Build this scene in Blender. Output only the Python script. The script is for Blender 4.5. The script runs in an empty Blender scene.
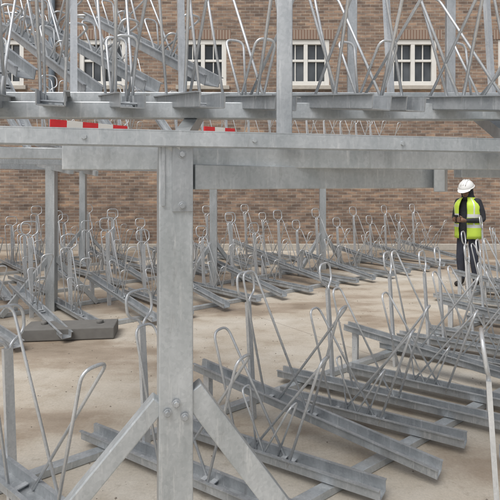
import bpy, math, random
from mathutils import Vector, Matrix
random.seed(7)
S=bpy.context.scene
V=Vector
# ---------------------------------------------------------------- world
w=bpy.data.worlds.new("World"); S.world=w; w.use_nodes=True
nt=w.node_tree; nt.nodes.clear()
sky=nt.nodes.new('ShaderNodeTexSky'); sky.sky_type='NISHITA'; sky.sun_disc=False
EL=math.radians(58); AZ=math.radians(215)
sky.sun_elevation=EL; sky.sun_rotation=AZ; sky.air_density=1.0; sky.dust_density=4.0
hs=nt.nodes.new('ShaderNodeHueSaturation'); hs.inputs['Saturation'].default_value=0.35
bg=nt.nodes.new('ShaderNodeBackground'); bg.inputs['Strength'].default_value=0.15
o=nt.nodes.new('ShaderNodeOutputWorld')
nt.links.new(sky.outputs[0],hs.inputs['Color']); nt.links.new(hs.outputs[0],bg.inputs[0]); nt.links.new(bg.outputs[0],o.inputs[0])
sd=bpy.data.lights.new("sun","SUN"); sd.energy=1.95; sd.angle=math.radians(40); sd.color=(1,.98,.95)
so=bpy.data.objects.new("sun",sd); S.collection.objects.link(so)
dirv=V((math.sin(AZ)*math.cos(EL),math.cos(AZ)*math.cos(EL),math.sin(EL)))
so.rotation_euler=dirv.to_track_quat('Z','Y').to_euler()
S.view_settings.view_transform='Standard'; S.view_settings.look='None'; S.view_settings.exposure=0
# ---------------------------------------------------------------- camera
cd=bpy.data.cameras.new("camera"); cam=bpy.data.objects.new("camera",cd); S.collection.objects.link(cam)
cd.sensor_width=36; cd.lens=36; cd.shift_y=-0.134; cd.clip_start=.05; cd.clip_end=2000
cam.location=(0,0,1.7); cam.rotation_euler=(math.radians(90),0,0); S.camera=cam
# ---------------------------------------------------------------- materials
def newmat(n):
    m=bpy.data.materials.new(n); m.use_nodes=True; t=m.node_tree
    return m,t,t.nodes['Principled BSDF']
def pos(t):
    return t.nodes.new('ShaderNodeNewGeometry').outputs['Position']
def mapped(t,src,sc):
    mp=t.nodes.new('ShaderNodeMapping'); mp.inputs['Scale'].default_value=sc; t.links.new(src,mp.inputs[0]); return mp.outputs[0]
def noise(t,src,scale,detail=4,rough=.55):
    n=t.nodes.new('ShaderNodeTexNoise'); n.inputs['Scale'].default_value=scale; n.inputs['Detail'].default_value=detail
    n.inputs['Roughness'].default_value=rough; t.links.new(src,n.inputs['Vector']); return n.outputs['Fac']
def ramp(t,src,stops):
    r=t.nodes.new('ShaderNodeValToRGB'); e=r.color_ramp.elements
    while len(e)<len(stops): e.new(.5)
    for i,(p,c) in enumerate(stops):
        e[i].position=p; e[i].color=(c[0],c[1],c[2],1) if hasattr(c,'__len__') else (c,c,c,1)
    t.links.new(src,r.inputs[0]); return r.outputs[0]
def mix(t,a,b,f,mode='MIX'):
    m=t.nodes.new('ShaderNodeMix'); m.data_type='RGBA'; m.blend_type=mode
    for s,v in ((m.inputs[0],f),(m.inputs[6],a),(m.inputs[7],b)):
        if isinstance(v,bpy.types.NodeSocket): t.links.new(v,s)
        else: s.default_value=v if not hasattr(v,'__len__') or len(v)==4 else (*v,1)
    return m.outputs[2]
def bump(t,src,b,strength,dist):
    n=t.nodes.new('ShaderNodeBump'); n.inputs['Strength'].default_value=strength; n.inputs['Distance'].default_value=dist
    t.links.new(src,n.inputs['Height']); t.links.new(n.outputs[0],b.inputs['Normal'])
def galv(name,lo,hi,metal=.5,rough=(.3,.5)):
    m,t,b=newmat(name); p=pos(t)
    n1=noise(t,mapped(t,p,(1,1,.35)),7,6,.65)
    c=ramp(t,n1,[(.3,lo),(.7,hi)])
    v=t.nodes.new('ShaderNodeTexVoronoi'); v.inputs['Scale'].default_value=90; t.links.new(p,v.inputs['Vector'])
    c=mix(t,c,ramp(t,v.outputs['Color'],[(0,(.82,.83,.84)),(1,(1.1,1.1,1.1))]),.6,'MULTIPLY')
    n3=noise(t,mapped(t,p,(1,1,.12)),40,5,.7)
    c=mix(t,c,(.74,.75,.75),ramp(t,n3,[(.56,0),(.72,.5)]))
    n4=noise(t,mapped(t,p,(1,1,.2)),16,5,.7)
    c=mix(t,c,(.22,.22,.215),ramp(t,n4,[(.58,0),(.76,.5)]))
    t.links.new(c,b.inputs['Base Color']); b.inputs['Metallic'].default_value=metal
    t.links.new(ramp(t,n1,[(.3,rough[0]),(.7,rough[1])]),b.inputs['Roughness'])
    bump(t,n3,b,.15,.002); return m
GAL=galv('galvanised_steel',(.37,.40,.415),(.57,.595,.61))
GAD=galv('galvanised_channel',(.29,.31,.325),(.48,.50,.515))
GAW=galv('galvanised_wire',(.52,.54,.555),(.72,.735,.745),.5,(.24,.4))
def plain(name,col,rough=.6,metal=0,var=.25,sc=12):
    m,t,b=newmat(name); p=pos(t); n=noise(t,p,sc,5,.6)
    c=mix(t,tuple(x*(1-var) for x in col),tuple(min(1,x*(1+var)) for x in col),n)
    t.links.new(c,b.inputs['Base Color']); b.inputs['Roughness'].default_value=rough; b.inputs['Metallic'].default_value=metal
    bump(t,n,b,.1,.003)
    return m
RED=plain('red_plastic',(.60,.025,.03),.4)
CREAM=plain('tray_underside',(.50,.49,.45),.6)
WHITE=plain('white_paint',(.70,.69,.65),.5,0,.12,5)
STONE=plain('sill_stone',(.42,.39,.34),.85)
DARK=plain('dark_pipe',(.13,.16,.19),.45)
GLASS,t,b=newmat('window_glass'); b.inputs['Base Color'].default_value=(.03,.04,.05,1); b.inputs['Roughness'].default_value=.08
tp=noise(t,pos(t),.9,3,.5); t.links.new(ramp(t,tp,[(.4,(.02,.025,.03)),(.65,(.11,.12,.13))]),b.inputs['Base Color'])
RUB=plain('rubber_block',(.15,.145,.135),.85)
# concrete
CON,t,b=newmat('wet_concrete'); p=pos(t)
big=noise(t,mapped(t,p,(.7,1.5,1)),.42,7,.62)
mid=noise(t,p,2.3,8,.68); fine=noise(t,p,60,5,.7)
sx=t.nodes.new('ShaderNodeSeparateXYZ'); mp=t.nodes.new('ShaderNodeMapping'); mp.inputs['Rotation'].default_value=(0,0,math.radians(-38))
t.links.new(p,mp.inputs[0]); t.links.new(mp.outputs[0],sx.inputs[0])
mr=t.nodes.new('ShaderNodeMapRange'); mr.inputs['From Min'].default_value=3.2; mr.inputs['From Max'].default_value=7.0
mr.inputs['To Min'].default_value=.03; mr.inputs['To Max'].default_value=-.08; t.links.new(sx.outputs[1],mr.inputs[0])
ad=t.nodes.new('ShaderNodeMath'); ad.operation='ADD'; t.links.new(big,ad.inputs[0]); t.links.new(mr.outputs[0],ad.inputs[1]); big2=ad.outputs[0]
c=ramp(t,big2,[(.34,(.25,.20,.152)),(.43,(.345,.287,.225)),(.485,(.445,.395,.325)),(.60,(.52,.485,.425))])
c=mix(t,c,ramp(t,mid,[(.3,(.78,.74,.69)),(.5,(1,1,1)),(.75,(1.10,1.10,1.10))]),.85,'MULTIPLY')
c=mix(t,c,ramp(t,fine,[(.3,(.80,.80,.80)),(.7,(1.16,1.16,1.16))]),.65,'MULTIPLY')
crk=noise(t,p,9,8,.75)
c=mix(t,c,(.26,.215,.165),ramp(t,crk,[(.56,0),(.70,.6)]))
spk=noise(t,p,170,2,.5)
c=mix(t,c,(.16,.13,.10),ramp(t,spk,[(.66,0),(.73,.65)]))
for k,per in ((0,4.0),(1,3.1)):
    a=t.nodes.new('ShaderNodeMath'); a.operation='PINGPONG'; a.inputs[1].default_value=per/2; t.links.new(sx.outputs[k],a.inputs[0])
    c=mix(t,c,(.2,.17,.14),ramp(t,a.outputs[0],[(0,.7),(.01,0)]))
t.links.new(c,b.inputs['Base Color'])
t.links.new(ramp(t,big2,[(.36,.26),(.48,.8)]),b.inputs['Roughness'])
b.inputs['Specular IOR Level'].default_value=.4
bump(t,fine,b,.25,.004)
# brick
BRK,t,b=newmat('old_brick'); p=pos(t); sx=t.nodes.new('ShaderNodeSeparateXYZ'); t.links.new(p,sx.inputs[0])
cb=t.nodes.new('ShaderNodeCombineXYZ'); t.links.new(sx.outputs[0],cb.inputs[0]); t.links.new(sx.outputs[2],cb.inputs[1])
br=t.nodes.new('ShaderNodeTexBrick'); t.links.new(cb.outputs[0],br.inputs['Vector'])
br.inputs['Scale'].default_value=1; br.inputs['Brick Width'].default_value=.235; br.inputs['Row Height'].default_value=.078
br.inputs['Mortar Size'].default_value=.008; br.inputs['Mortar Smooth'].default_value=.4; br.inputs['Bias'].default_value=-.05
br.inputs['Color1'].default_value=(.325,.23,.170,1); br.inputs['Color2'].default_value=(.175,.127,.100,1); br.inputs['Mortar'].default_value=(.35,.315,.27,1)
n=noise(t,mapped(t,p,(1,1,2.2)),1.3,7,.65)
c=mix(t,br.outputs['Color'],ramp(t,n,[(.32,(.66,.66,.66)),(.5,(.97,.97,.97)),(.7,(1.25,1.20,1.12))]),.9,'MULTIPLY')
n2=noise(t,mapped(t,p,(4.2,1,12.8)),1,2,.5)
c=mix(t,c,ramp(t,n2,[(.3,(.6,.6,.63)),(.55,(1,1,1)),(.75,(1.4,1.3,1.15))]),.85,'MULTIPLY')
t.links.new(c,b.inputs['Base Color']); b.inputs['Roughness'].default_value=.9
inv=t.nodes.new('ShaderNodeMath'); inv.operation='SUBTRACT'; inv.inputs[0].default_value=1; t.links.new(br.outputs['Fac'],inv.inputs[1])
bump(t,inv.outputs[0],b,.6,.01)
ARCH,t,b=newmat('lintel_brick'); p=pos(t); w_=t.nodes.new('ShaderNodeTexWave'); w_.inputs['Scale'].default_value=4.2; w_.inputs['Distortion'].default_value=.3
t.links.new(p,w_.inputs['Vector'])
t.links.new(ramp(t,w_.outputs['Fac'],[(.05,(.34,.30,.25)),(.2,(.27,.18,.135)),(1,(.21,.14,.105))]),b.inputs['Base Color']); b.inputs['Roughness'].default_value=.9
# ---------------------------------------------------------------- mesh builder
class MB:
    def __init__(s): s.v=[];s.f=[];s.m=[];s.sm=[]
    def add(s,vs,fs,mi=0,smooth=False):
        o=len(s.v); s.v+= [tuple(x) for x in vs]; s.f+=[tuple(i+o for i in f) for f in fs]; s.m+=[mi]*len(fs); s.sm+=[smooth]*len(fs)
    def mesh(s,name,mats):
        me=bpy.data.meshes.new(name); me.from_pydata(s.v,[],s.f)
        for m in mats: me.materials.append(m)
        me.polygons.foreach_set('material_index',s.m); me.polygons.foreach_set('use_smooth',s.sm); me.update(); return me
    def box(s,a,b,w,h,mi=0,up=(0,0,1)):
        a=V(a);b=V(b);d=(b-a).normalized(); up=V(up)
        if abs(d.dot(up))>.99: up=V((0,1,0))
        sd=d.cross(up).normalized(); u2=sd.cross(d).normalized()
        vs=[]
        for p in (a,b):
            for i,j in ((-1,-1),(1,-1),(1,1),(-1,1)): vs.append(p+sd*(i*w/2)+u2*(j*h/2))
        s.add(vs,[(3,2,1,0),(4,5,6,7),(0,1,5,4),(1,2,6,5),(2,3,7,6),(3,0,4,7)],mi)
    def abox(s,lo,hi,mi=0):
        s.box(((lo[0]+hi[0])/2,lo[1],(lo[2]+hi[2])/2),((lo[0]+hi[0])/2,hi[1],(lo[2]+hi[2])/2),hi[0]-lo[0],hi[2]-lo[2],mi)
    def tube(s,pts,r,n=7,closed=False,mi=0):
        pts=[V(p) for p in pts]; N=len(pts); rs=r if isinstance(r,list) else [r]*N
        if closed: tan=[(pts[(i+1)%N]-pts[i-1]).normalized() for i in range(N)]
        else: tan=[(pts[min(i+1,N-1)]-pts[max(i-1,0)]).normalized() for i in range(N)]
        ref=V((0,0,1)) if abs(tan[0].z)<.9 else V((1,0,0))
        nn=(ref-tan[0]*ref.dot(tan[0])).normalized(); vs=[]
        for i in range(N):
            nn=(nn-tan[i]*nn.dot(tan[i])).normalized(); bb=tan[i].cross(nn)
            for k in range(n):
                a=2*math.pi*k/n; vs.append(pts[i]+(nn*math.cos(a)+bb*math.sin(a))*rs[i])
        fs=[]
        for i in range(N if closed else N-1):
            j=(i+1)%N
            for k in range(n): fs.append((i*n+k,i*n+(k+1)%n,j*n+(k+1)%n,j*n+k))
        if not closed: fs.append(tuple(range(n))[::-1]); fs.append(tuple((N-1)*n+k for k in range(n)))
        s.add(vs,fs,mi,True)
    def bolt(s,c,d,r=.014,h=.01,mi=0,n=6):
        c=V(c); d=V(d).normalized(); s.tube([c,c+d*h],r,n,False,mi); s.sm[-(n+2):]=[False]*(n+2)
    def loft(s,secs,n=24,a0=0,a1=2*math.pi,mi=0,mf=None,cap=True,pw=1):
        full=abs(a1-a0-2*math.pi)<1e-6; cols=n if full else n+1; vs=[]
        for (z,cx,cy,rx,ry) in secs:
            for k in range(cols):
                a=a0+(a1-a0)*k/n; ca,sa=math.cos(a),math.sin(a)
                vs.append((cx+rx*math.copysign(abs(ca)**pw,ca),cy+ry*math.copysign(abs(sa)**pw,sa),z))
        for i in range(len(secs)-1):
            for k in range(n):
                k2=(k+1)%cols
                mm=mf(i,k) if mf else mi
                s.f.append(tuple(len(s.v)+q for q in (i*cols+k,i*cols+k2,(i+1)*cols+k2,(i+1)*cols+k))); s.m.append(mm); s.sm.append(True)
        base=len(s.v); s.v+=[tuple(x) for x in vs]
        if full and cap:
            s.f.append(tuple(base+k for k in range(n))[::-1]); s.f.append(tuple(base+(len(secs)-1)*cols+k for k in range(n)))
            s.m+=[mf(0,0) if mf else mi, mf(len(secs)-2,0) if mf else mi]; s.sm+=[True,True]
def fillet(pts,rad,seg=5):
    pts=[V(p) for p in pts]; out=[pts[0]]
    for i in range(1,len(pts)-1):
        p=pts[i]; a=pts[i-1]-p; b=pts[i+1]-p
        r=min(rad,a.length*.49,b.length*.49); A=p+a.normalized()*r; B=p+b.normalized()*r
        for k in range(seg+1):
            t=k/seg; out.append(A*(1-t)**2+p*2*t*(1-t)+B*t*t)
    out.append(pts[-1]); return out
def obj(name,me,parent=None,loc=(0,0,0),rz=0,bev=0):
    ob=bpy.data.objects.new(name,me); S.collection.objects.link(ob); ob.location=loc; ob.rotation_euler=(0,0,rz)
    if parent: ob.parent=parent
    if bev:
        m=ob.modifiers.new('bevel','BEVEL'); m.width=bev; m.segments=2; m.limit_method='ANGLE'
    return ob
def empty(name,loc=(0,0,0)):
    e=bpy.data.objects.new(name,None); S.collection.objects.link(e); e.location=loc; return e
# ---------------------------------------------------------------- ground
mb=MB(); mb.add([(-400,-400,0),(400,-400,0),(400,400,0),(-400,400,0)],[(0,1,2,3)])
obj('concrete_ground',mb.mesh('concrete_ground',[CON]))
# ---------------------------------------------------------------- brick building
WY=12.7
bld=empty('brick_building')
wins=[]
for cx in (-6.35,-3.75,-1.2,1.42,4.15,6.9,9.5,-9.0): wins.append((cx-.60,cx+.60,4.17,5.35))
mb=MB()
xs=sorted(set([-22,22]+[a for w0 in wins for a in w0[:2]])); zs=[0,4.17,5.35,8.5]
for i in range(len(xs)-1):
    for j in range(3):
        if j==1 and any(abs(xs[i]-w0[0])<1e-4 for w0 in wins): continue
        a,b_,c0,c1=xs[i],xs[i+1],zs[j],zs[j+1]
        mb.add([(a,WY,c0),(b_,WY,c0),(b_,WY,c1),(a,WY,c1)],[(0,1,2,3)])
for (a,b_,c0,c1) in wins:
    d=WY+.16
    mb.add([(a,WY,c0),(a,WY,c1),(a,d,c1),(a,d,c0)],[(0,1,2,3)]); mb.add([(b_,WY,c0),(b_,WY,c1),(b_,d,c1),(b_,d,c0)],[(3,2,1,0)])
    mb.add([(a,WY,c1),(b_,WY,c1),(b_,d,c1),(a,d,c1)],[(0,1,2,3)]); mb.add([(a,WY,c0),(b_,WY,c0),(b_,d,c0),(a,d,c0)],[(3,2,1,0)])
mb.add([(-22,WY,8.5),(22,WY,8.5),(22,WY+9,8.5),(-22,WY+9,8.5)],[(0,1,2,3)])
mb.add([(-22,WY,0),(-22,WY,8.5),(-22,WY+9,8.5),(-22,WY+9,0)],[(0,1,2,3)]); mb.add([(22,WY,0),(22,WY,8.5),(22,WY+9,8.5),(22,WY+9,0)],[(3,2,1,0)])
obj('walls',mb.mesh('walls',[BRK]),bld)
mb=MB(); mb.abox((-22,WY-.10,0),(22,WY-.003,.16)); mb.abox((-22,WY-.06,8.5),(22,WY+.3,8.7)); 
for (a,b_,c0,c1) in wins: mb.abox((a-.08,WY-.07,c0-.10),(b_+.08,WY+.10,c0+.003))
obj('stone_sills_and_plinth',mb.mesh('sills',[STONE]),bld,bev=.01)
mb=MB()
for (a,b_,c0,c1) in wins:
    y0,y1=WY+.03,WY+.12; f=.12
    for lo,hi in (((a,y0,c0),(a+f,y1,c1)),((b_-f,y0,c0),(b_,y1,c1)),((a+f,y0,c0),(b_-f,y1,c0+f)),((a+f,y0,c1-f),(b_-f,y1,c1))): mb.abox(lo,hi)
    m=(a+b_)/2; mb.abox((m-.05,y0+.004,c0+f),(m+.05,y1,c1-f))
    z=c0+(c1-c0)*.55
    mb.abox((a+f,y0+.03,z-.03),(m-.05,y1,z+.03)); mb.abox((m+.05,y0+.03,z-.03),(b_-f,y1,z+.03))
    for q in ((a+f+m-.05)/2,(b_-f+m+.05)/2): 
        mb.abox((q-.013,y0+.05,c0+f),(q+.013,y1,z-.03)); mb.abox((q-.013,y0+.05,z+.03),(q+.013,y1,c1-f))
obj('window_frames',mb.mesh('frames',[WHITE]),bld,bev=.006)
mb=MB()
for (a,b_,c0,c1) in wins: mb.abox((a+.01,WY+.125,c0+.01),(b_-.01,WY+.14,c1-.01))
obj('window_glass',mb.mesh('glass',[GLASS]),bld)
mb=MB()
for (a,b_,c0,c1) in wins: mb.abox((a-.12,WY-.006,c1+.002),(b_+.12,WY+.05,c1+.24))
obj('window_lintels',mb.mesh('lintels',[ARCH]),bld)
mb=MB()
for x in (-5.0,8.2):
    mb.tube([(x,WY-.09,.3),(x,WY-.09,8.4)],.08,12)
    for z in (1,2.8,4.6,6.4): mb.tube([(x,WY-.09,z),(x,WY-.09,z+.07)],.095,12); mb.box((x-.13,WY-.02,z+.035),(x+.13,WY-.02,z+.035),.03,.03)
obj('downpipe',mb.mesh('downpipe',[DARK]),bld)
# ---------------------------------------------------------------- rack units
def unit(name,z0,z1,L0=-.45,L1=1.3,ringh=1.0,hoop=.72,ring=True,u0=.4,inner=True,pw=.05,handle=False,us=None,wr=.0072):
    mb=MB(); A=V((L0,0,z0)); B=V((L1,0,z1)); d=(B-A).normalized(); up=V((0,1,0)).cross(-d).normalized()
    if up.z<0: up=-up
    zc=lambda u: z0+(z1-z0)*(u-L0)/(L1-L0)
    mb.box(A,B,.098,.005,1)
    for s in (-1,1):
        mb.box(A+up*.027+V((0,s*.05,0)),B+up*.027+V((0,s*.05,0)),.005,.054,1)
        mb.box(A+up*.056+V((0,s*.058,0)),B+up*.056+V((0,s*.058,0)),.022,.005,1)
    if .15<z0<1: mb.box((L0+.1,0,0),(L0+.1,0,zc(L0+.1)-.006),.05,.05,0)
    if ring:
        t=V((-.05,0,ringh-.20)); mb.box((0,.085,0 if z0<1 else z0),(t.x,.085,t.z),pw,.022,0,up=(1,0,0))
        h=.21; wd=.105; x=t.x
        pts=fillet([(x,.085,t.z-.14),(x,.085,t.z+.03),(x-.01,.085-wd,t.z+.06),(x-.03,.085-wd,t.z+h),(x-.03,.085+wd,t.z+h),(x-.01,.085+wd,t.z+.06),(x,.085+.012,t.z+.02),(x,.097,t.z-.10)],.07,6)
        mb.tube(pts,.009,8)
    if handle:
        mb.tube(fillet([A+V((.05,-.05,.02)),A+V((-.16,-.10,.06)),A+V((-.16,.10,.06)),A+V((.05,.05,.02))],.06,6),.010,8)
    for u0 in (us or [u0]):
      for (fa,fb,top,zz,wv) in ((u0-.17,u0+.10,u0-.34,hoop,.075),(u0+.16,u0-.12,u0+.38,hoop-.05,.07)):
        a=V((fa,-.045,zc(fa)+.01)); b=V((fb,.045,zc(fb)+.01)); zt=zc(top)+zz
        mb.tube(fillet([a,(top,-wv,zt),(top,wv,zt),b],.06,6),wr,8)
      if inner:
        for (fa,top,fb,zz) in ((u0-.10,u0-.15,u0+.02,hoop*.55),(u0+.05,u0+.18,u0-.02,hoop*.5)):
            a=V((fa,.04,zc(fa)+.01)); b=V((fb,-.04,zc(fb)+.01)); zt=zc(top)+zz
            mb.tube(fillet([a,(top,.05,zt),(top,-.05,zt),b],.04,5),.0062,8)
      for uu in (u0-.17,u0+.1,u0+.16): mb.box((uu,-.047,zc(uu)+.018),(uu,.047,zc(uu)+.018),.03,.006,0)
    mb.bolt((L1-.12,0,zc(L1-.12)+.003),up,.013,.008,0)
    return mb.mesh(name,[GAW,GAD])
LOW=unit('low_stand',.055,.055,ringh=1.0,hoop=.80)
HIGH=unit('high_stand',.34,.055,ringh=1.2,hoop=.80)
NLOW=unit('near_low_stand',.055,.055,ringh=1.02,hoop=.80,inner=False,wr=.0082)
NHIGH=unit('near_high_stand',.30,.055,ringh=1.04,hoop=.84,inner=False,u0=.35,wr=.0082)
NMID=unit('near_middle_stand',.055,.055,L0=-.2,L1=1.15,hoop=.72,ring=False,inner=True,u0=.45,wr=.0082)
UPP=unit('upper_stand',2.13,1.99,L0=-.25,L1=.78,ringh=3.1,hoop=.95,u0=.38,inner=False,pw=.036)
UPQ=unit('upper_stand_short',2.13,2.00,L0=-.25,L1=.66,ringh=2.95,hoop=.62,u0=.32,pw=.036,ring=False)
RAMP=unit('raised_ramp',4.1,2.2,L0=-1.6,L1=.9,ring=False,hoop=.45,u0=-.5,inner=False,handle=True,us=[-1.0,-.1])
RAMPA=unit('lifted_tray',3.02,2.20,L0=-1.65,L1=.12,ring=False,hoop=.42,inner=True,handle=True,us=[-1.15,-.45])
RD=V((.785,.62,0)).normalized(); 
def ang(v): return math.atan2(v[1],v[0])
# ---- near row
near=empty('bicycle_rack')
UA=ang((.85,-.53))
for k in range(-2,8):
    p=V((-.02,3.53,0))+V((.66,.52,0))*k
    if k==-2: p+=V((.07,.02,0))
    obj('stand_%d'%k,NLOW if k%2 else NHIGH,near,p,UA+random.uniform(-.03,.03))
    if k>=-1:
        q=p+V((.33,.26,0))+V((.85,-.53,0))*.08
        obj('middle_stand_%d'%k,NMID if k<2 else NLOW,near,q,UA+random.uniform(-.03,.03))
mb=MB()
for off in (-.25,.95):
    c=V((-.02,3.53,.025))+V((.85,-.53,0))*off
    mb.box(c-RD*(.9 if off>0 else 1.9),c+RD*6.6,.07,.045)
obj('floor_rails',mb.mesh('floor_rails',[GAL]),near,bev=.004)
rrk=empty('bicycle_rack')
for k in range(0,7):
    p=V((1.08,2.14,0))+V((.82,.66,0))*k
    obj('stand_%d'%k,NLOW,rrk,p,UA+.15)
# ---- far rows
def far_row(name,p0,t0,t1,sp,UAng,off=0):
    e=empty(name); i=0; t=t0
    while t<t1:
        p=V(p0)+RD*(t+random.uniform(-.05,.05))
        if p.y<11.7: obj('stand_%d'%i,(HIGH,LOW)[(i+off)%2],e,p,UAng+random.uniform(-.06,.06))
        t+=sp; i+=1
    mb=MB()
    dv=V((math.cos(UAng),math.sin(UAng),0))
    for o_ in (-.25,.95):
        c=V(p0)+dv*o_+V((0,0,.025)); mb.box(c+RD*t0,c+RD*min(t1,(11.9-c.y)/RD.y),.07,.045)
    obj('floor_rails',mb.mesh('floor_rails',[GAL]),e)
    return e
FA=ang((.67,-.74))
far_row('bicycle_rack',(-2.2,6.75,0),-3.9,8.2,.52,FA)
far_row('bicycle_rack',(-3.6,8.5,0),-4.4,5.5,.52,FA,1)
far_row('bicycle_rack',(-4.9,10.2,0),-5.0,2.6,.55,FA)
# short row in the aisle, in front of the worker
far_row('bicycle_rack',(3.05,7.0,0),0,2.2,.46,ang((.85,-.53)),1)
# ---- upper deck over the far rows
def deck(name,p0,t0,t1,z,UAng,sp=.5,ramps=()):
    e=empty(name); dv=V((math.cos(UAng),math.sin(UAng),0)); c=V(p0)
    mb=MB()
    for o_,dz,h in ((-.25,.0,.14),(.75,-.12,.15)):
        a=c+dv*o_+V((0,0,z+dz)); mb.box(a+RD*t0,a+RD*t1,.06,h)
    t=t0+.6
    while t<t1:
        a=c+RD*t
        mb.box(a+dv*.25,a+dv*.25+V((0,0,z-.2)),.12,.12)
        mb.box(a-dv*.3+V((0,0,z-.13)),a+dv*.9+V((0,0,z-.26)),.06,.10)
        for s in (-1,1): mb.box(a+dv*.25+V((0,0,.75)),a+dv*.25+RD*(.62*s)+V((0,0,.02)),.06,.06)
        t+=2.6
    obj('frame',mb.mesh('frame',[GAL]),e)
    i=0;t=t0+.2
    while t<t1:
        p=c+RD*t+V((0,0,z-2.03))
        if i in ramps: obj('raised_ramp_%d'%i,RAMP,e,p,UAng+random.uniform(-.1,.1))
        else: obj('upper_stand_%d'%i,UPP,e,p,UAng+random.uniform(-.06,.06))
        t+=sp;i+=1
    return e
deck('upper_deck_bicycle_rack',(-2.5,7.1,0),-3.6,7.0,2.12,FA,ramps=(2,4,5,7,9))
deck('upper_deck_bicycle_rack',(-4.6,9.9,0),-4.6,2.6,2.15,FA,sp=.6,ramps=(3,6,7))
def board(a,b,n):
    mb=MB(); a=V(a); b=V(b)
    for i in range(n):
        p=a+(b-a)*(i/n); q=a+(b-a)*((i+1)/n-.0005); mb.box(p,q,.03,.09,i%2)
    for f in (.15,.85):
        p=a+(b-a)*f; mb.box(p+V((0,.03,-.28)),p+V((0,.03,.04)),.03,.02,2)
    obj('red_white_warning_board',mb.mesh('board',[RED,WHITE,GAL]),None,bev=.002)
board((-2.30,5.75,2.39),(-1.55,6.30,2.37),5)
board((-.62,6.75,2.42),(-.22,7.05,2.42),3)
# ---------------------------------------------------------------- foreground deck
fd=empty('two_tier_bicycle_rack')
D1=V((1.82,.45,0)).normalized(); N1=V((-D1.y,D1.x,0))
PX=V((-.273,1.81,0))
mb=MB()
mb.box(PX,PX+V((0,0,1.845)),.12,.12,0,up=N1)
for s,l,zt in ((-1,.80,.93),(1,.66,.96)):
    a=PX+D1*(.055*s)+V((0,0,zt))-N1*.02; b=PX+D1*(l*s+.05*s)+V((0,0,.03))-N1*.02
    mb.box(a,b,.085 if s>0 else .06,.06,0,up=N1)
mb.box(PX-D1*.9+V((0,0,.02)),PX+D1*.9+V((0,0,.02)),.16,.03)
obj('main_post',mb.mesh('post',[GAL]),fd,bev=.005)
mb=MB()
f=PX-N1*.0645
mb.box(f+V((0,0,1.60))+D1*.022,f+V((0,0,1.852))+D1*.022,.072,.008,0,up=N1)
mb.box(f+V((0,0,1.62))-D1*.045,f+V((0,0,1.852))-D1*.045,.012,.012,0,up=N1)
for dx,z in ((.02,1.80),(.02,1.62),(-.0,.93),(-.03,.90),(.03,.88)):
    mb.bolt(f-N1*.003+D1*dx+V((0,0,z)),-N1,.010,.011); mb.bolt(f-N1*.0025+D1*dx+V((0,0,z)),-N1,.015,.003,0,14)
obj('post_plates_and_bolts',mb.mesh('plates',[GAD]),fd,bev=.001)
mb=MB()
R0=V((-.82,1.585,0))
def rl(t,n,z): return R0+D1*t+N1*n+V((0,0,z))
mb.box(rl(-1.6,0,1.853),rl(3.6,0,1.853),.006,.05)
mb.box(rl(-1.6,.036,1.8795),rl(3.6,.036,1.8795),.078,.005)
mb.box(rl(-1.6,.024,1.8275),rl(3.6,.024,1.8275),.04,.005)
for t in (-.9,-.32,.28,.86,1.45,2.02,2.6): 
    mb.bolt(rl(t,-.003,1.853),-N1,.009,.007); 
obj('front_rail',mb.mesh('front_rail',[GAL]),fd)
mb=MB()
mb.box(rl(.18,.30,1.80),rl(.58,.26,1.80),.05,.10)
mb.box(rl(.66,.22,1.80),rl(3.4,.22,1.80),.05,.08)
mb.box(rl(-1.6,.62,1.83),rl(3.6,.62,1.83),.05,.05)
a=PX+V((.06,.02,1.722)); b=V((.90,2.50,1.722)); mb.box(a,b,.06,.092)
mb.box(b+V((.015,-.03,.02)),b+V((.06,-.055,.02)),.10,.17)
mb.box(b+V((.13,-.02,.05)),b+V((1.2,.5,.05)),.05,.09)
mb.box((-1.45,2.62,2.135),(2.8,2.72,2.15),.06,.075)
mb.box((-1.20,2.30,2.035),(2.8,2.42,2.035),.06,.075)
obj('deck_beams',mb.mesh('deck_beams',[GAL]),fd,bev=.004)
mb=MB()
for t in (-.95,.57,2.1,3.3):
    a=rl(t,.03,1.80); mb.box(a+V((0,0,0)),V((a.x,2.66,2.07)),.06,.06)
obj('cross_arms',mb.mesh('cross_arms',[GAL,CREAM]),fd)
i=0; x=-2.15
UD=ang((.42,-.9))
while x<2.8:
    obj('upper_stand_%d'%i,(UPP,UPQ)[i%2],fd,(x,2.66+.05*x,0.002*(i%3)),UD+random.uniform(-.10,.10)); x+=.285; i+=1
for i,(x,y,aa) in enumerate(((-.98,2.95,-48),(-.66,2.98,-43),(-.30,2.98,-50),(-1.35,2.9,-45))):
    obj('lifted_tray_%d'%i,RAMPA,fd,(x,y,.0+.03*i),math.radians(aa))
mb=MB()
for px_,y,wd in ((.135,1.98,.062),(.56,2.75,.05),(1.12,2.8,.05)):
    mb.box((px_,y,1.885 if y<2.2 else 2.15),(px_+.005,y,3.15),wd,.03,0,up=(0,1,0))
obj('uprights',mb.mesh('uprights',[GAD]),fd,bev=.003)
# ---------------------------------------------------------------- ballast block
mb=MB(); c=V((-1.98,5.55,.07)); mb.box(c-V((.48,.06,0)),c+V((.48,.06,0)),.34,.13)
mb.tube([c+V((-.3,0,.06)),c+V((-.3,0,.1))],.04,10); mb.tube([c+V((.3,.05,.06)),c+V((.3,.05,.1))],.04,10)
obj('rubber_ballast_block',mb.mesh('ballast',[RUB]),None,bev=.02)
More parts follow.
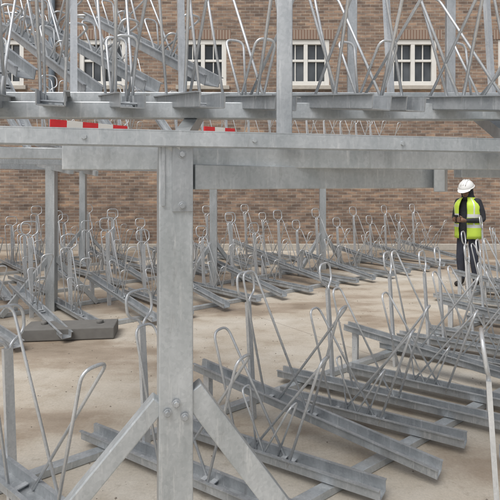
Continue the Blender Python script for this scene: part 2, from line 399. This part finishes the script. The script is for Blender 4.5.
# ---------------------------------------------------------------- loose grit
GR=plain('grit',(.20,.17,.14),.9)
mb=MB()
for i in range(1500):
    x=random.uniform(-4,6); y=random.uniform(2,11); r=random.uniform(.002,.009)
    vs=[(x+r*random.uniform(.6,1.3)*math.cos(a),y+r*random.uniform(.6,1.3)*math.sin(a),.001) for a in (0,1.5,3.1,4.6)]+[(x,y,r*.9)]
    mb.add(vs,[(0,1,4),(1,2,4),(2,3,4),(3,0,4)])
obj('loose_gravel',mb.mesh('gravel',[GR]))
# ---------------------------------------------------------------- worker
HV=plain('hi_vis_yellow',(.50,.66,.07),.6,0,.12,9); SIL=plain('reflective_tape',(.62,.63,.62),.35,.2,.1)
BLK=plain('black_jacket',(.022,.023,.028),.8); BOOT=plain('boots',(.03,.024,.02),.6)
SK=plain('skin',(.20,.11,.07),.5,0,.1); HEL=plain('white_helmet',(.72,.72,.70),.3,0,.03); PHN=plain('phone',(.02,.02,.02),.15)
EYEW=plain('eye_white',(.7,.7,.68),.3,0,.02)
wk=empty('construction_worker',(3.58,8.2,0)); wk.rotation_euler=(0,0,math.radians(-52))
J={'pel':((0,0,.93),(.155,.115)),'sp':((0,-.005,1.12),(.145,.105)),'ch':((0,-.005,1.30),(.165,.115)),'nk':((0,-.02,1.445),(.062,.062)),'nk2':((0,-.05,1.52),(.055,.055))}
E=[('pel','sp'),('sp','ch'),('ch','nk'),('nk','nk2')]
for s,q in ((1,'l'),(-1,'r')):
    J.update({'hip'+q:((.09*s,0,.85),(.095,.1)),'kn'+q:((.115*s,-.04,.47),(.068,.07)),'cf'+q:((.12*s,-.01,.32),(.066,.068)),'an'+q:((.125*s,.02,.10),(.052,.056)),'hl'+q:((.127*s,.0,.05),(.045,.045)),'to'+q:((.145*s,-.16,.042),(.043,.034)),
    'sh'+q:((.175*s,0,1.385),(.072,.072)),'el'+q:((.245*s,.02,1.10),(.053,.053)),'wr'+q:((.085*s,-.255,1.10),(.038,.036))})
    E+=[('pel','hip'+q),('hip'+q,'kn'+q),('kn'+q,'cf'+q),('cf'+q,'an'+q),('an'+q,'hl'+q),('hl'+q,'to'+q),('ch','sh'+q),('sh'+q,'el'+q),('el'+q,'wr'+q)]
ks=list(J); me=bpy.data.meshes.new('body'); me.from_pydata([J[k][0] for k in ks],[(ks.index(a),ks.index(b)) for a,b in E],[])
bo=obj('body',me,wk)
bo.modifiers.new('skin','SKIN'); 
for i,k in enumerate(ks):
    me.skin_vertices[0].data[i].radius=J[k][1]
me.skin_vertices[0].data[0].use_root=True
bo.modifiers.new('sub','SUBSURF').levels=2; bo.modifiers['sub'].render_levels=2
m,t,b=newmat('work_clothes'); tc=t.nodes.new('ShaderNodeTexCoord'); sx=t.nodes.new('ShaderNodeSeparateXYZ'); t.links.new(tc.outputs['Object'],sx.inputs[0])
c=ramp(t,sx.outputs[2],[(0,(.02,.017,.015)),(.12,(.02,.017,.015)),(.125,(.030,.034,.05)),(.90,(.030,.034,.05)),(.905,(.022,.023,.028)),(1,(.022,.023,.028))])
n=noise(t,tc.outputs['Object'],6,5,.6); c=mix(t,c,(.07,.07,.075),ramp(t,n,[(.5,0),(.75,.5)]))
t.links.new(c,b.inputs['Base Color']); b.inputs['Roughness'].default_value=.85; bump(t,n,b,.7,.03); me.materials.append(m)
mb=MB()
zs=[.80,.86,.92,.98,1.03,1.09,1.145,1.20,1.26,1.32,1.37,1.41,1.445,1.465]
def sec(z):
    if z<1.0: rx=.205;ry=.165
    elif z<1.33: rx=.205+.01*(z-1)*3;ry=.16
    else:
        k=(z-1.33)/.135; rx=.215-.125*k**1.6; ry=.16-.075*k**1.4
    return (z,.0,-.012,rx,ry)
def mf(i,k):
    z=zs[i]
    if abs(z-.98)<.01 or abs(z-1.145)<.01: return 1
    if k in (4,43) and z>1.0: return 1
    if k in (19,28) and z>1.15: return 1
    return 0
a0=-math.pi/2+.33
mb.loft([sec(z) for z in zs],48,a0,a0+2*math.pi-.66,mf=mf)
vo=obj('hi_vis_vest',mb.mesh('vest',[HV,SIL]),wk); so_=vo.modifiers.new('solid','SOLIDIFY'); so_.thickness=.008; so_.offset=1
dt=bpy.data.textures.new('fold','CLOUDS'); dt.noise_scale=.12; dm=vo.modifiers.new('d','DISPLACE'); dm.texture=dt; dm.strength=.035
mb=MB(); mb.loft([(1.42,0,.0,.11,.10),(1.46,0,.0,.105,.10),(1.50,0,-.015,.095,.095),(1.53,0,-.03,.09,.09)],24)
obj('collar',mb.mesh('collar',[BLK]),wk)
hd=empty('head',(0,-.06,1.60)); hd.parent=wk; hd.rotation_euler=(math.radians(22),0,math.radians(8))
prof=[(-.125,.0,-.035,.028,.03),(-.115,0,-.035,.048,.05),(-.095,0,-.022,.060,.072),(-.06,0,-.01,.070,.088),(-.02,0,0,.076,.095),(.02,0,.004,.078,.099),(.06,0,.006,.074,.094),(.09,0,.008,.06,.078),(.112,0,.01,.035,.045),(.12,0,.01,.01,.012)]
mb=MB(); mb.loft(prof,28)
mb.loft([(-.045,0,-.108,.016,.014),(-.03,0,-.104,.013,.018),(0,0,-.096,.009,.012),(.02,0,-.09,.006,.008)],10)
for s in (-1,1): mb.tube([(.076*s,.01,-.035),(.084*s,.012,-.005),(.084*s,.018,.02),(.078*s,.01,.03)],[.008,.011,.013,.007],8)
ho=obj('face',mb.mesh('face',[SK]),hd)
mb=MB()
for s in (-1,1):
    mb.tube([(.030*s-.012,-.088,0),(.030*s,-.0935,.001),(.030*s+.012,-.088,0)],[.003,.0085,.003],8,mi=0)
    mb.tube([(.030*s-.003,-.0985,0),(.030*s,-.101,0),(.030*s+.003,-.0985,0)],[.002,.0045,.002],8,mi=1)
    mb.tube([(.030*s-.017,-.090,.017),(.030*s,-.096,.021),(.030*s+.017,-.088,.016)],.003,6,mi=1)
mb.tube([(-.024,-.088,-.074),(0,-.098,-.072),(.024,-.088,-.074)],[.002,.006,.002],8,mi=2)
obj('eyes_and_mouth',mb.mesh('eyes',[EYEW,BLK,plain('lips',(.16,.07,.05),.5)]),hd)
mb=MB()
mb.loft([(-.15,0,.02,.085,.08),(-.11,0,.015,.092,.10),(-.05,0,.012,.094,.108),(.02,0,.012,.094,.112),(.06,0,.012,.09,.108)],30,-math.pi/2+.75,1.5*math.pi-.75)
h2=obj('hood',mb.mesh('hood',[BLK]),hd); h2.modifiers.new('s','SOLIDIFY').thickness=.008
mb=MB()
hsec=[]
for k in range(9):
    a=k/8*math.pi/2; hsec.append((.035+.115*math.sin(a),0,.005,.118*math.cos(a)+.001,.142*math.cos(a)+.001))
mb.loft(hsec,32)
mb.loft([(.028,0,.005,.128,.152),(.036,0,.005,.130,.154),(.042,0,.005,.120,.145)],32)
vs=[];n=12
for k in range(n+1):
    a=math.pi*1.18+ (math.pi*.64)*k/n
    vs.append((.125*math.cos(a),.005+.148*math.sin(a),.036)); vs.append((.118*math.cos(a),.0+.215*math.sin(a),.020))
mb.add(vs,[(2*k,2*k+1,2*k+3,2*k+2) for k in range(n)])
for x in (-.035,0,.035): mb.tube([(x,-.11,.105),(x,-.06,.14),(x,0,.152),(x,.07,.14),(x,.12,.10)],.008,8)
he=obj('hard_hat',mb.mesh('hat',[HEL]),hd); 
mb=MB()
for s in (-1,1):
    W=V((.085*s,-.255,1.10)); P=V((.047*s,-.335,1.115)); d=(P-W)
    mb.tube([W-d*.2,W,W+d*.35,W+d*.75,P],[.024,.026,.036,.040,.030],12)
    for j in range(4):
        b0=P+V((.012*s,0,-.030+j*.020)); l=(.9,1.05,1,.8)[j]
        mb.tube([b0,b0+V((-.010*s,-.030*l,.002)),b0+V((-.034*s,-.045*l,.004)),b0+V((-.052*s,-.035*l,.004))],[.0095,.009,.008,.006],8)
    b0=W+d*.55+V((0,0,.02)); mb.tube([b0,b0+V((-.012*s,-.01,.032)),b0+V((-.03*s,-.03,.045))],[.013,.011,.008],8)
obj('hands',mb.mesh('hands',[SK]),wk)
mb=MB(); mb.box((0,-.345,1.06),(0,-.375,1.19),.075,.010,0,up=(0,-1,0)); obj('phone',mb.mesh('phone',[PHN]),wk,bev=.003)
